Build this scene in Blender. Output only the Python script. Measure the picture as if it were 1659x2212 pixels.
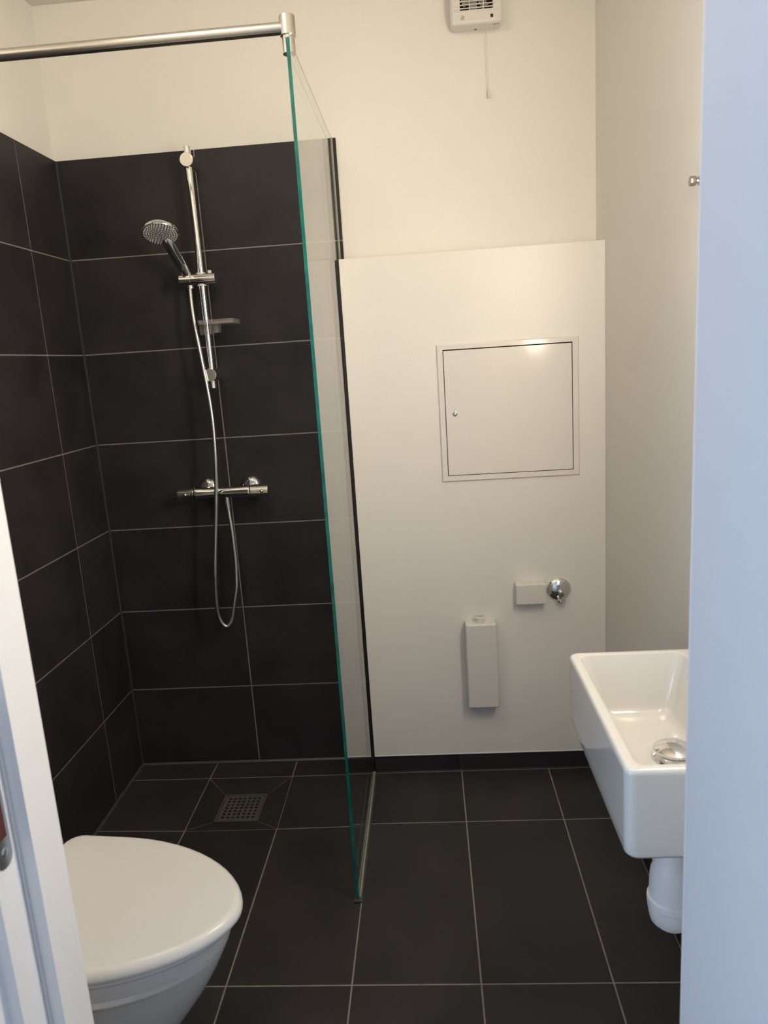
import bpy, bmesh, math, random
from mathutils import Vector, Matrix

random.seed(7)
for o in list(bpy.data.objects):
    bpy.data.objects.remove(o)
scene = bpy.context.scene
COL = scene.collection

# ------------------------------------------------------------------ camera
IMG_W, IMG_H = 1659, 2212
CAM = Vector((1.14035, -2.44589, 1.43702))
PITCH, ROLL, YAW, F_PX = -0.205133, -0.064985, -0.066690, 1569.2
fw = Vector((math.sin(YAW) * math.cos(PITCH), math.cos(YAW) * math.cos(PITCH), math.sin(PITCH)))
rt = fw.cross(Vector((0, 0, 1))).normalized()
up = rt.cross(fw)
rt2 = rt * math.cos(ROLL) + up * math.sin(ROLL)
up2 = -rt * math.sin(ROLL) + up * math.cos(ROLL)
cd = bpy.data.cameras.new('camera')
cd.sensor_fit = 'VERTICAL'
cd.sensor_height = 24.0
cd.sensor_width = 18.0
cd.lens = F_PX / IMG_H * 24.0
cd.clip_start = 0.02
cd.dof.use_dof = True
cd.dof.focus_distance = 2.35
cd.dof.aperture_fstop = 5.0
cam = bpy.data.objects.new('camera', cd)
m = Matrix((rt2, up2, -fw)).transposed().to_4x4()
m.translation = CAM
cam.matrix_world = m
COL.objects.link(cam)
scene.camera = cam

# ------------------------------------------------------------------ light and exposure
vs = scene.view_settings
vs.view_transform = 'Standard'
vs.look = 'None'
vs.gamma = 1.0
vs.use_curve_mapping = False
vs.exposure = 0.0
world = bpy.data.worlds.new('world')
world.use_nodes = True
scene.world = world
bg = world.node_tree.nodes['Background']
bg.inputs[0].default_value = (0.62, 0.78, 1.0, 1)
bg.inputs[1].default_value = 1.2
LAMP_COLOR = (1.0, 0.865, 0.69)
LAMP_STRENGTH = 41.0
CEILING_FILL_STRENGTH = 30.0  # added fill light, not a known fixture

# daylight that enters through the hall window behind the camera
ld = bpy.data.lights.new('window_daylight', 'AREA')
ld.shape = 'RECTANGLE'
ld.size, ld.size_y = 1.25, 1.30
ld.energy = 34
ld.color = (0.47, 0.67, 1.0)
lo = bpy.data.objects.new('window_daylight', ld)
lo.location = (-0.74, -2.95, 1.50)
lo.rotation_euler = (math.radians(90), 0, math.radians(-90))
COL.objects.link(lo)

# ------------------------------------------------------------------ materials
def nodes_of(name):
    mt = bpy.data.materials.new(name)
    mt.use_nodes = True
    nt = mt.node_tree
    return mt, nt, nt.nodes['Principled BSDF']

def pm(name, col, rough=0.5, metal=0.0, var=0.0, vscale=6.0, bump=0.0, bscale=60.0, coat=0.0, rvar=0.0, ior=1.5, objvar=0.0):
    mt, nt, b = nodes_of(name)
    b.inputs['Base Color'].default_value = (*col, 1)
    b.inputs['Roughness'].default_value = rough
    b.inputs['Metallic'].default_value = metal
    b.inputs['IOR'].default_value = ior
    if coat:
        b.inputs['Coat Weight'].default_value = coat
        b.inputs['Coat Roughness'].default_value = 0.04
    if var or bump or rvar or objvar:
        tc = nt.nodes.new('ShaderNodeTexCoord')
        src = tc.outputs['Object']
        if objvar:
            oi = nt.nodes.new('ShaderNodeObjectInfo')
            va = nt.nodes.new('ShaderNodeVectorMath'); va.operation = 'ADD'
            mu = nt.nodes.new('ShaderNodeVectorMath'); mu.operation = 'SCALE'
            nt.links.new(oi.outputs['Location'], mu.inputs[0]); mu.inputs['Scale'].default_value = 7.3
            nt.links.new(src, va.inputs[0]); nt.links.new(mu.outputs[0], va.inputs[1])
            src = va.outputs[0]
    if var or rvar or objvar:
        n = nt.nodes.new('ShaderNodeTexNoise')
        n.inputs['Scale'].default_value = vscale
        n.inputs['Detail'].default_value = 5
        n.inputs['Roughness'].default_value = 0.6
        nt.links.new(src, n.inputs['Vector'])
        if var:
            mx = nt.nodes.new('ShaderNodeMix'); mx.data_type = 'RGBA'
            mx.inputs[6].default_value = (*[c * (1 - var) for c in col], 1)
            mx.inputs[7].default_value = (*[min(1, c * (1 + var)) for c in col], 1)
            mr0 = nt.nodes.new('ShaderNodeMapRange')
            mr0.inputs[1].default_value = 0.3; mr0.inputs[2].default_value = 0.7
            nt.links.new(n.outputs['Fac'], mr0.inputs[0])
            out = mr0.outputs[0]
            if objvar:
                ad = nt.nodes.new('ShaderNodeMath'); ad.operation = 'MULTIPLY_ADD'
                nt.links.new(oi.outputs['Random'], ad.inputs[0]); ad.inputs[1].default_value = objvar
                nt.links.new(out, ad.inputs[2]); out = ad.outputs[0]
            nt.links.new(out, mx.inputs[0])
            nt.links.new(mx.outputs[2], b.inputs['Base Color'])
        if rvar:
            mr = nt.nodes.new('ShaderNodeMapRange')
            mr.inputs[1].default_value = 0.3; mr.inputs[2].default_value = 0.7
            mr.inputs[3].default_value = rough - rvar; mr.inputs[4].default_value = rough + rvar
            nt.links.new(n.outputs['Fac'], mr.inputs[0])
            nt.links.new(mr.outputs[0], b.inputs['Roughness'])
    if bump:
        n2 = nt.nodes.new('ShaderNodeTexNoise')
        n2.inputs['Scale'].default_value = bscale
        n2.inputs['Detail'].default_value = 3
        nt.links.new(src, n2.inputs['Vector'])
        bp = nt.nodes.new('ShaderNodeBump')
        bp.inputs['Strength'].default_value = bump
        bp.inputs['Distance'].default_value = 0.002
        nt.links.new(n2.outputs['Fac'], bp.inputs['Height'])
        nt.links.new(bp.outputs[0], b.inputs['Normal'])
    return mt

M = {}
M['wall'] = pm('painted_wall', (0.83, 0.81, 0.765), 0.55, bump=0.12, bscale=140)
M['board'] = pm('painted_board', (0.83, 0.81, 0.775), 0.36, bump=0.10, bscale=160)
M['ceiling'] = pm('ceiling_paint', (0.72, 0.70, 0.64), 0.7)
M['tile'] = pm('anthracite_tile', (0.0262, 0.0238, 0.0260), 0.50, var=0.34, vscale=5.0, bump=0.15, bscale=220, rvar=0.07, objvar=0.35, ior=1.30)
M['floor_tile'] = pm('anthracite_floor_tile', (0.0290, 0.0264, 0.0275), 0.54, var=0.32, vscale=4.0, bump=0.15, bscale=220, rvar=0.06, objvar=0.3, ior=1.34)
M['grout'] = pm('grout', (0.25, 0.225, 0.205), 0.85, var=0.15, vscale=30)
M['silicone'] = pm('grey_silicone', (0.055, 0.060, 0.060), 0.45)
M['clear_silicone'] = pm('pale_silicone', (0.30, 0.31, 0.26), 0.3, var=0.2, vscale=20)
M['chrome'] = pm('chrome', (0.82, 0.82, 0.82), 0.07, 1.0)
M['satin'] = pm('satin_steel', (0.70, 0.68, 0.64), 0.26, 1.0)
M['steel'] = pm('worn_steel', (0.15, 0.137, 0.125), 0.42, 0.35, var=0.25, vscale=30)
M['nickel'] = pm('dull_nickel', (0.36, 0.33, 0.29), 0.16, 1.0)
M['hose'] = pm('metal_hose', (0.72, 0.71, 0.69), 0.24, 1.0)
M['black'] = pm('black_rubber', (0.006, 0.006, 0.006), 0.6)
M['dark'] = pm('dark_void', (0.004, 0.004, 0.004), 0.9)
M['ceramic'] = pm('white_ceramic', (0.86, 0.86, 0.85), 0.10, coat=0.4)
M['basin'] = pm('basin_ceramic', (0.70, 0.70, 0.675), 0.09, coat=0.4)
M['lid'] = pm('toilet_lid_plastic', (0.80, 0.80, 0.80), 0.26)
M['plastic'] = pm('white_plastic', (0.74, 0.72, 0.69), 0.38)
M['trap'] = pm('white_trap_plastic', (0.85, 0.85, 0.85), 0.35)
M['hatch'] = pm('white_enamel', (0.80, 0.77, 0.735), 0.13, bump=0.03, bscale=70)
M['hall_wall'] = pm('hall_wall_paint', (0.86, 0.86, 0.86), 0.6)
M['gloss_white'] = pm('gloss_white_paint', (0.88, 0.88, 0.88), 0.32)
M['door'] = pm('door_paint', (0.72, 0.735, 0.77), 0.40)
M['led'] = pm('dark_red_lens', (0.045, 0.004, 0.004), 0.25)
M['ink'] = pm('black_print', (0.02, 0.02, 0.02), 0.6)
M['face'] = pm('grey_face_plate', (0.30, 0.285, 0.295), 0.35)
M['nozzle'] = pm('pale_nozzles', (0.92, 0.90, 0.90), 0.4)
M['blade'] = pm('fan_blade', (0.45, 0.42, 0.37), 0.5)
M['oak'] = pm('oak_floor', (0.36, 0.24, 0.14), 0.45, var=0.25, vscale=9)
M['latch'] = pm('brown_latch_hole', (0.085, 0.018, 0.012), 0.6)
M['glass_edge'] = pm('green_glass_edge', (0.005, 0.125, 0.105), 0.16, var=0.5, vscale=14)

def glass_mat(name, tint, ior=1.5):
    mt = bpy.data.materials.new(name)
    mt.use_nodes = True
    nt = mt.node_tree
    for n in list(nt.nodes):
        nt.nodes.remove(n)
    out = nt.nodes.new('ShaderNodeOutputMaterial')
    mix = nt.nodes.new('ShaderNodeMixShader')
    tr = nt.nodes.new('ShaderNodeBsdfTransparent'); tr.inputs[0].default_value = (*tint, 1)
    gl = nt.nodes.new('ShaderNodeBsdfGlossy'); gl.inputs['Roughness'].default_value = 0.0
    gl.inputs['Color'].default_value = (0.97, 0.97, 0.97, 1)
    fr = nt.nodes.new('ShaderNodeFresnel')
    geo = nt.nodes.new('ShaderNodeNewGeometry')
    mr = nt.nodes.new('ShaderNodeMapRange')     # keep the outside index on inner faces of the thin sheet
    mr.inputs[3].default_value = ior; mr.inputs[4].default_value = 1.0 / ior
    nt.links.new(geo.outputs['Backfacing'], mr.inputs[0])
    nt.links.new(mr.outputs[0], fr.inputs['IOR'])
    nt.links.new(fr.outputs[0], mix.inputs[0])
    nt.links.new(tr.outputs[0], mix.inputs[1]); nt.links.new(gl.outputs[0], mix.inputs[2])
    nt.links.new(mix.outputs[0], out.inputs[0])
    return mt
M['glass'] = glass_mat('clear_glass', (0.955, 0.985, 0.975))
M['acrylic'] = glass_mat('clear_acrylic', (0.90, 0.88, 0.88), 1.6)
_nt = M['acrylic'].node_tree
_o = [n for n in _nt.nodes if n.type == 'OUTPUT_MATERIAL'][0]
_src = _o.inputs[0].links[0].from_socket
_df = _nt.nodes.new('ShaderNodeBsdfDiffuse'); _df.inputs[0].default_value = (0.62, 0.57, 0.57, 1)
_mx = _nt.nodes.new('ShaderNodeMixShader'); _mx.inputs[0].default_value = 0.17
_nt.links.new(_src, _mx.inputs[1]); _nt.links.new(_df.outputs[0], _mx.inputs[2]); _nt.links.new(_mx.outputs[0], _o.inputs[0])
def emit(name, col, s):
    mt, nt, b = nodes_of(name)
    b.inputs['Emission Color'].default_value = (*col, 1)
    b.inputs['Emission Strength'].default_value = s
    return mt
M['opal'] = emit('lit_opal_panel', LAMP_COLOR, LAMP_STRENGTH)
M['fill_dome'] = emit('lit_fill_dome', LAMP_COLOR, CEILING_FILL_STRENGTH)

# ------------------------------------------------------------------ mesh helpers
WORLD = {}

def finish(name, bm, mat, parent=None, smooth=35, keep_origin=None, base=False):
    bmesh.ops.recalc_face_normals(bm, faces=bm.faces[:])
    xs = [v.co for v in bm.verts]
    lo_ = Vector((min(c.x for c in xs), min(c.y for c in xs), min(c.z for c in xs)))
    hi_ = Vector((max(c.x for c in xs), max(c.y for c in xs), max(c.z for c in xs)))
    c = (lo_ + hi_) / 2
    if base:
        c.z = lo_.z
    if keep_origin is not None:
        c = Vector(keep_origin)
    bmesh.ops.translate(bm, verts=bm.verts[:], vec=-c)
    me = bpy.data.meshes.new(name)
    bm.to_mesh(me); bm.free()
    if smooth:
        me.shade_smooth()
        me.set_sharp_from_angle(angle=math.radians(smooth))
    for mt in (mat if isinstance(mat, (list, tuple)) else [mat]):
        me.materials.append(M[mt])
    o = bpy.data.objects.new(name, me)
    COL.objects.link(o)
    if smooth:
        wn = o.modifiers.new('weighted_normals', 'WEIGHTED_NORMAL')
        wn.keep_sharp = True
        wn.weight = 90
    if parent is not None:
        o.parent = parent
        o.location = c - WORLD[parent.name]
    else:
        o.location = c
    WORLD[o.name] = c.copy()
    return o

def tag(o, label=None, cat=None, group=None, kind=None):
    if label: o['label'] = label
    if cat: o['category'] = cat
    if group: o['group'] = group
    if kind: o['kind'] = kind
    return o

def thing(name, label, cat, loc, rz=0.0, group=None):
    o = bpy.data.objects.new(name, None)
    o.empty_display_size = 0.05
    COL.objects.link(o)
    o.location = loc
    o.rotation_euler = (0, 0, rz)
    WORLD[o.name] = Vector(loc)
    return tag(o, label, cat, group)

def add_box(bm, x0, x1, y0, y1, z0, z1, bev=0.0, seg=2):
    mt = Matrix.Translation(((x0 + x1) / 2, (y0 + y1) / 2, (z0 + z1) / 2)) @ Matrix.Diagonal((x1 - x0, y1 - y0, z1 - z0, 1))
    r = bmesh.ops.create_cube(bm, size=1, matrix=mt)
    if bev:
        es = list({e for v in r['verts'] for e in v.link_edges})
        bmesh.ops.bevel(bm, geom=es, offset=bev, segments=seg, profile=0.5, affect='EDGES', clamp_overlap=True)

def box(name, parent, mat, x0, x1, y0, y1, z0, z1, bev=0.0, seg=2, smooth=35):
    bm = bmesh.new(); add_box(bm, x0, x1, y0, y1, z0, z1, bev, seg)
    return finish(name, bm, mat, parent, smooth)

def frame_of(d):
    d = Vector(d).normalized()
    a = Vector((0, 0, 1)) if abs(d.z) < 0.9 else Vector((1, 0, 0))
    u = d.cross(a).normalized()
    return u, d.cross(u).normalized(), d

def add_lathe(bm, origin, axis, prof, seg=32, close=False):
    """prof: list of (r, t) along axis; r == 0 makes a pole"""
    u, v, d = frame_of(axis)
    origin = Vector(origin)
    rings = []
    for r, t in prof:
        if r <= 1e-7:
            rings.append([bm.verts.new(origin + d * t)])
        else:
            rings.append([bm.verts.new(origin + d * t + (u * math.cos(2 * math.pi * k / seg) + v * math.sin(2 * math.pi * k / seg)) * r) for k in range(seg)])
    for a, b in zip(rings, rings[1:]):
        for k in range(seg):
            k2 = (k + 1) % seg
            if len(a) == 1 and len(b) == 1:
                continue
            if len(a) == 1:
                bm.faces.new((a[0], b[k], b[k2]))
            elif len(b) == 1:
                bm.faces.new((a[k], a[k2], b[0]))
            else:
                bm.faces.new((a[k], a[k2], b[k2], b[k]))

def add_cyl(bm, p0, p1, r, seg=32, bev=0.0):
    p0, p1 = Vector(p0), Vector(p1)
    L = (p1 - p0).length
    if bev:
        prof = [(0, 0), (r - bev, 0), (r - bev * .3, bev * .3), (r, bev), (r, L - bev), (r - bev * .3, L - bev * .3), (r - bev, L), (0, L)]
    else:
        prof = [(0, 0), (r, 0), (r, L), (0, L)]
    add_lathe(bm, p0, p1 - p0, prof, seg)

def smooth_path(pts, n=6):
    P = [Vector(p) for p in pts]
    out = []
    for i in range(len(P) - 1):
        p0, p1, p2, p3 = P[max(i - 1, 0)], P[i], P[i + 1], P[min(i + 2, len(P) - 1)]
        for k in range(n):
            t = k / n
            out.append(0.5 * ((2 * p1) + (p2 - p0) * t + (2 * p0 - 5 * p1 + 4 * p2 - p3) * t * t + (-p0 + 3 * p1 - 3 * p2 + p3) * t ** 3))
    out.append(P[-1])
    return out

def add_tube(bm, pts, rad, seg=16, cap=True):
    P = [Vector(p) for p in pts]
    if not isinstance(rad, (list, tuple)):
        rad = [rad] * len(P)
    t0 = (P[1] - P[0]).normalized()
    u, v, _ = frame_of(t0)
    rings = []
    for i, p in enumerate(P):
        t = (P[min(i + 1, len(P) - 1)] - P[max(i - 1, 0)]).normalized()
        u = (u - t * u.dot(t)).normalized()
        v = t.cross(u)
        rings.append([bm.verts.new(p + (u * math.cos(2 * math.pi * k / seg) + v * math.sin(2 * math.pi * k / seg)) * rad[i]) for k in range(seg)])
    for a, b in zip(rings, rings[1:]):
        for k in range(seg):
            bm.faces.new((a[k], a[(k + 1) % seg], b[(k + 1) % seg], b[k]))
    if cap:
        bm.faces.new(rings[0][::-1]); bm.faces.new(rings[-1])

def loft(bm, rings, cap0=True, cap1=True):
    R = [[bm.verts.new(p) for p in ring] for ring in rings]
    n = len(R[0])
    for a, b in zip(R, R[1:]):
        for k in range(n):
            bm.faces.new((a[k], a[(k + 1) % n], b[(k + 1) % n], b[k]))
    if cap0: bm.faces.new(R[0][::-1])
    if cap1: bm.faces.new(R[-1])

def rrect(x0, x1, y0, y1, r, z, n=6):
    pts = []
    for cx, cy, a0 in ((x1 - r, y1 - r, 0), (x0 + r, y1 - r, 90), (x0 + r, y0 + r, 180), (x1 - r, y0 + r, 270)):
        for k in range(n + 1):
            a = math.radians(a0 + 90 * k / n)
            pts.append(Vector((cx + r * math.cos(a), cy + r * math.sin(a), z)))
    return pts

# ------------------------------------------------------------------ tiles
TILE_CACHE = {}
G = 0.004          # joint width
P = 0.304          # tile pitch

def tile(parent, mat, corner, U, V, N, w, h, thick=0.009, bev=0.0012, name='tile'):
    """corner = lower/left corner of the joint-free face; U,V,N unit axes; face at corner plane"""
    U, V, N, corner = Vector(U), Vector(V), Vector(N), Vector(corner)
    key = (tuple(U), tuple(V), round(w, 4), round(h, 4), mat)
    if key not in TILE_CACHE:
        bm = bmesh.new()
        def ring(ins, d):
            return [U * x + V * y + N * d for x, y in ((-w / 2 + ins, -h / 2 + ins), (w / 2 - ins, -h / 2 + ins), (w / 2 - ins, h / 2 - ins), (-w / 2 + ins, h / 2 - ins))]
        loft(bm, [ring(0, -thick), ring(0, -bev), ring(bev * .35, -bev * .35), ring(bev, 0)])
        bmesh.ops.recalc_face_normals(bm, faces=bm.faces[:])
        me = bpy.data.meshes.new(name)
        bm.to_mesh(me); bm.free()
        me.materials.append(M[mat])
        TILE_CACHE[key] = me
    o = bpy.data.objects.new(name, TILE_CACHE[key])
    COL.objects.link(o)
    o.parent = parent
    o.location = corner + U * w / 2 + V * h / 2 - WORLD[parent.name]
    return o

def quad_tile(parent, mat, corners, thick=0.008, bev=0.0012, name='tile'):
    """tile from four explicit top corners (counter-clockwise seen from above)"""
    C = [Vector(c) for c in corners]
    cen = sum(C, Vector()) / 4
    bm = bmesh.new()
    def ring(ins, d):
        out = []
        for i, c in enumerate(C):
            a = (C[i - 1] - c).normalized(); b = (C[(i + 1) % 4] - c).normalized()
            s = max(0.3, abs(a.x * b.y - a.y * b.x))
            out.append(c + (a + b) * ins / s + Vector((0, 0, d)))
        return out
    loft(bm, [ring(0, -thick), ring(0, -bev), ring(bev * .35, -bev * .35), ring(bev, 0)])
    return finish(name, bm, mat, parent, 0)

# ------------------------------------------------------------------ room numbers
XR = 1.7026        # right wall face
ZC = 2.574         # ceiling
YB = -0.107        # face of the boxed-out lower wall
YF = -1.669        # room side of the front wall
YH = -1.795        # hall side of the front wall
ZROWS = [0.302 + P * k for k in range(7)]      # wall joints, last = tile top
SEAM = 0.4492
XT = 0.9007
HX0, HX1, HY0 = -0.75, 2.05, -4.30             # hall

# ------------------------------------------------------------------ walls
def struct(name, bm, mat, label, cat, smooth=0):
    o = finish(name, bm, mat, None, smooth)
    return tag(o, label, cat, kind='structure')

bm = bmesh.new(); add_box(bm, -0.11, 1.81, 0.010, 0.11, -0.10, ZC + .02)
wall_back = struct('wall_back', bm, 'wall', 'cream painted back wall above the dark shower tiles', 'wall')
box('grout_bed', wall_back, 'grout', -0.0085, XT - .002, 0.0016, 0.0100, -0.008, ZROWS[6] - .002, smooth=0)
zs = [0.0] + ZROWS
for i in range(7):
    z0 = zs[i] + (G / 2 if i else 0.003); z1 = zs[i + 1] - (G / 2 if i < 6 else 0)
    tile(wall_back, 'tile', (0.0030, 0, z0), (1, 0, 0), (0, 0, 1), (0, -1, 0), SEAM - G / 2 - .0030, z1 - z0)
    tile(wall_back, 'tile', (SEAM + G / 2, 0, z0), (1, 0, 0), (0, 0, 1), (0, -1, 0), XT - SEAM - G / 2, z1 - z0)

bm = bmesh.new(); add_box(bm, -0.11, -0.010, YH, 0.010, -0.10, ZC + .02)
wall_left = struct('wall_left', bm, 'wall', 'left wall, cream paint above tall dark tiling', 'wall')
box('grout_bed', wall_left, 'grout', -0.0100, -0.0016, YF, -0.0005, -0.008, ZROWS[6] - .002, smooth=0)
ys = [0.0, -0.2407, -0.2407 - 2 * P, -0.2407 - 4 * P, YF]
for i in range(7):
    z0 = zs[i] + (G / 2 if i else 0.003); z1 = zs[i + 1] - (G / 2 if i < 6 else 0)
    for j in range(4):
        ya = ys[j] - (G / 2 if j else 0.003); yb_ = ys[j + 1] + (G / 2 if j < 3 else 0.002)
        tile(wall_left, 'tile', (0, yb_, z0), (0, 1, 0), (0, 0, 1), (1, 0, 0), ya - yb_, z1 - z0)
bm = bmesh.new()
add_box(bm, -0.0005, 0.0042, -0.0042, 0.0005, 0.0, ZROWS[6] - .001)
finish('corner_joint', bm, 'silicone', wall_left, 0)

bm = bmesh.new(); add_box(bm, XR, XR + .10, YH, 0.010, -0.10, ZC + .02)
wall_right = struct('wall_right', bm, 'wall', 'shaded cream wall on the right behind the washbasin', 'wall')

bm = bmesh.new()
add_box(bm, 0.8945, XR, YB, 0.010, 0.066, 1.7502, 0.0012, 2)
wall_boxing = struct('wall_boxing', bm, 'board', 'white boxed-out lower wall panel that carries the access hatch', 'wall', 35)

bm = bmesh.new(); add_box(bm, 0.8950, XR - .0005, YB - .0014, YB + .004, 0.0645, 0.0685, .0008, 2)
finish('bottom_bead', bm, 'gloss_white', wall_boxing)

# front wall with the door opening
LX, RX = 0.6247, 1.4545       # outer faces of the frame
bm = bmesh.new()
add_box(bm, HX0 - .1, LX - .006, YH, YF, -0.10, ZC + .02)
add_box(bm, RX + .006, HX1 + .1, YH, YF, -0.10, ZC + .02)
add_box(bm, LX - .006, RX + .006, YH, YF, 2.115, ZC + .02)
wall_front = struct('wall_front', bm, 'wall', 'wall around the doorway the picture is taken through', 'wall')

bm = bmesh.new(); add_box(bm, -0.11, 1.81, YF - .02, 0.11, ZC, ZC + .10)
struct('ceiling', bm, 'ceiling', 'plain painted bathroom ceiling, a sliver at the top left', 'ceiling')

# ------------------------------------------------------------------ hall behind the camera
bm = bmesh.new(); add_box(bm, HX0 - .1, HX1 + .1, HY0 - .1, YH, -0.10, 0.0)
struct('floor_hall', bm, 'oak', 'wooden hall floor outside the bathroom door', 'floor')
bm = bmesh.new(); add_box(bm, HX0 - .1, HX1 + .1, HY0 - .1, YH, ZC, ZC + .10)
struct('ceiling_hall', bm, 'ceiling', 'hall ceiling outside the bathroom', 'ceiling')
bm = bmesh.new(); add_box(bm, HX0 - .1, HX1 + .1, HY0 - .1, HY0, 0.0, ZC)
struct('wall_hall_back', bm, 'hall_wall', 'hall wall behind the camera', 'wall')
bm = bmesh.new(); add_box(bm, HX1, HX1 + .1, HY0, YH, 0.0, ZC)
struct('wall_hall_right', bm, 'hall_wall', 'right wall of the hall', 'wall')
WY0, WY1, WZ0, WZ1 = -3.60, -2.30, 0.80, 2.20
bm = bmesh.new()
add_box(bm, HX0 - .1, HX0, HY0, WY0, 0, ZC); add_box(bm, HX0 - .1, HX0, WY1, YH, 0, ZC)
add_box(bm, HX0 - .1, HX0, WY0, WY1, 0, WZ0); add_box(bm, HX0 - .1, HX0, WY0, WY1, WZ1, ZC)
struct('wall_hall_left', bm, 'hall_wall', 'hall wall with the daylight window, left of the camera', 'wall')
win = thing('window_1', 'hall window left of the camera', 'window', (HX0 - .05, (WY0 + WY1) / 2, WZ0))
win['kind'] = 'structure'
bm = bmesh.new()
for a in ((WY0, WY0 + .05, WZ0, WZ1), (WY1 - .05, WY1, WZ0, WZ1), (WY0 + .05, WY1 - .05, WZ0, WZ0 + .05), (WY0 + .05, WY1 - .05, WZ1 - .05, WZ1)):
    add_box(bm, HX0 - .08, HX0 - .03, a[0], a[1], a[2], a[3], .003, 1)
finish('window_frame', bm, 'gloss_white', win)
box('pane', win, 'glass', HX0 - .058, HX0 - .052, WY0 + .05, WY1 - .05, WZ0 + .05, WZ1 - .05, smooth=0)

# ------------------------------------------------------------------ floor
XC = [0.0, 0.2905, 0.5925, 0.8955, 1.1999, 1.5040, 1.6890]
Y1, Y2, Y3, Y4 = YB, -0.3954, -1.0042, -1.6122
ZF = {(0, 0): -.003, (1, 0): -.005, (2, 0): -.004, (3, 0): -.002,
      (0, 1): -.002, (1, 1): -.003, (2, 1): -.003, (3, 1): -.001,
      (0, 2): -.004, (1, 2): -.011, (2, 2): -.011, (3, 2): -.007}
YR = [-0.0, Y1, Y2, Y3, Y4, YF - 0.005]
def zf(i, j):
    return ZF.get((i, j), 0.0)
bm = bmesh.new(); add_box(bm, -0.11, 1.81, YF - .13, 0.11, -0.16, -0.022)
floor = struct('floor', bm, 'grout', 'dark anthracite tiled bathroom floor with pale grout lines', 'floor')
# grout bed follows the shallow fall of the shower floor
bm = bmesh.new()
for j in range(5):
    for i in range(6):
        if j == 0 and i >= 3:
            continue
        if i == 1 and j == 1:
            continue
        sh = (lambda a, b: zf(a, b)) if i < 3 else (lambda a, b: 0.0)
        d = -0.0012
        pts = [(XC[i], YR[j], sh(i, j) + d), (XC[i + 1], YR[j], sh(i + 1, j) + d), (XC[i + 1], YR[j + 1], sh(i + 1, j + 1) + d), (XC[i], YR[j + 1], sh(i, j + 1) + d)]
        loft(bm, [[Vector(p_) for p_ in pts], [Vector((p_[0], p_[1], -0.021)) for p_ in pts]])
finish('grout_bed', bm, 'grout', floor, 0)
g = 0.0021
for j in range(5):
    for i in range(6):
        if j == 0 and i >= 3:
            continue
        if i == 1 and j == 1:
            continue
        def zz(a, b):
            return zf(a, b) if i < 3 else 0.0
        gl = 0.003 if i == 0 else g
        gr = 0.002 if i == 5 else g
        gt = 0.003 if (j == 0 or (j == 1 and i >= 3)) else g
        gb = g if j < 4 else 0.002
        quad_tile(floor, 'floor_tile', [
            (XC[i] + gl, YR[j + 1] + gb, zz(i, j + 1)), (XC[i + 1] - gr, YR[j + 1] + gb, zz(i + 1, j + 1)),
            (XC[i + 1] - gr, YR[j] - gt, zz(i + 1, j)), (XC[i] + gl, YR[j] - gt, zz(i, j))])
# four mitred pieces falling to the drain
DX0, DX1, DY0, DY1, DZ = 0.3700, 0.5210, -0.3460, -0.1930, -0.0155
oc = [(XC[1] + g, Y2 + g, zf(1, 2)), (XC[2] - g, Y2 + g, zf(2, 2)), (XC[2] - g, Y1 - g, zf(2, 1)), (XC[1] + g, Y1 - g, zf(1, 1))]
ic = [(DX0, DY0, DZ), (DX1, DY0, DZ), (DX1, DY1, DZ), (DX0, DY1, DZ)]
sh_ = 0.0016
for k in range(4):
    a, b, c, d = Vector(oc[k]), Vector(oc[(k + 1) % 4]), Vector(ic[(k + 1) % 4]), Vector(ic[k])
    e = (b - a).normalized() * sh_
    quad_tile(floor, 'floor_tile', [a + e * 1.6, b - e * 1.6, c - e * 1.2, d + e * 1.2], thick=0.004)
bm = bmesh.new()
dd = Vector((0, 0, -0.0014))
loft(bm, [[Vector(v) + dd for v in oc], [Vector(v) + dd for v in ic]], False, False)
bmesh.ops.solidify(bm, geom=bm.faces[:], thickness=0.002)
finish('mitre_grout', bm, 'grout', floor, 0)
# silicone round the edge
bm = bmesh.new()
def sil(bm, a, b, nx, ny, s=0.006):
    a, b = Vector(a), Vector(b)
    n = Vector((nx, ny, 0))
    loft(bm, [[p_, p_ + n * s, p_ + Vector((0, 0, s))] for p_ in (a, b)])
sil(bm, (0.0, -0.0003, -.003), (0.893, -0.0003, -.002), 0, -1)
sil(bm, (0.0003, 0.0, -.003), (0.0003, YF, -.001), 1, 0)
finish('edge_joint', bm, 'silicone', floor, 0)

# ------------------------------------------------------------------ skirting tiles
bm = bmesh.new(); add_box(bm, 0.8945, XR, YB + .012, -0.010, -0.010, 0.064)
bb = struct('baseboard_back', bm, 'grout', 'low dark skirting tiles under the white panel', 'baseboard')
for x0, x1 in ((0.8945, 1.1973 - .0015), (1.1973 + .0015, 1.6895)):
    tile(bb, 'tile', (x0, YB + .004, 0.003), (1, 0, 0), (0, 0, 1), (0, -1, 0), x1 - x0, 0.0605)
bm = bmesh.new(); add_box(bm, XR - .004, XR + .004, YF, YB - .002, -0.010, 0.060)
br = struct('baseboard_right', bm, 'grout', 'low dark skirting tiles along the right wall', 'baseboard')
yy = YB + .004
for y1_ in (-0.50, -1.105, YF + .002):
    tile(br, 'tile', (XR - .0135, y1_ + .0015, 0.003), (0, 1, 0), (0, 0, 1), (-1, 0, 0), yy - .0015 - y1_ - .0015, 0.0605)
    yy = y1_
box('top_filler', br, 'plastic', XR - .0125, XR + .002, YF, YB - .002, 0.0640, 0.0690, smooth=0)

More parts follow.
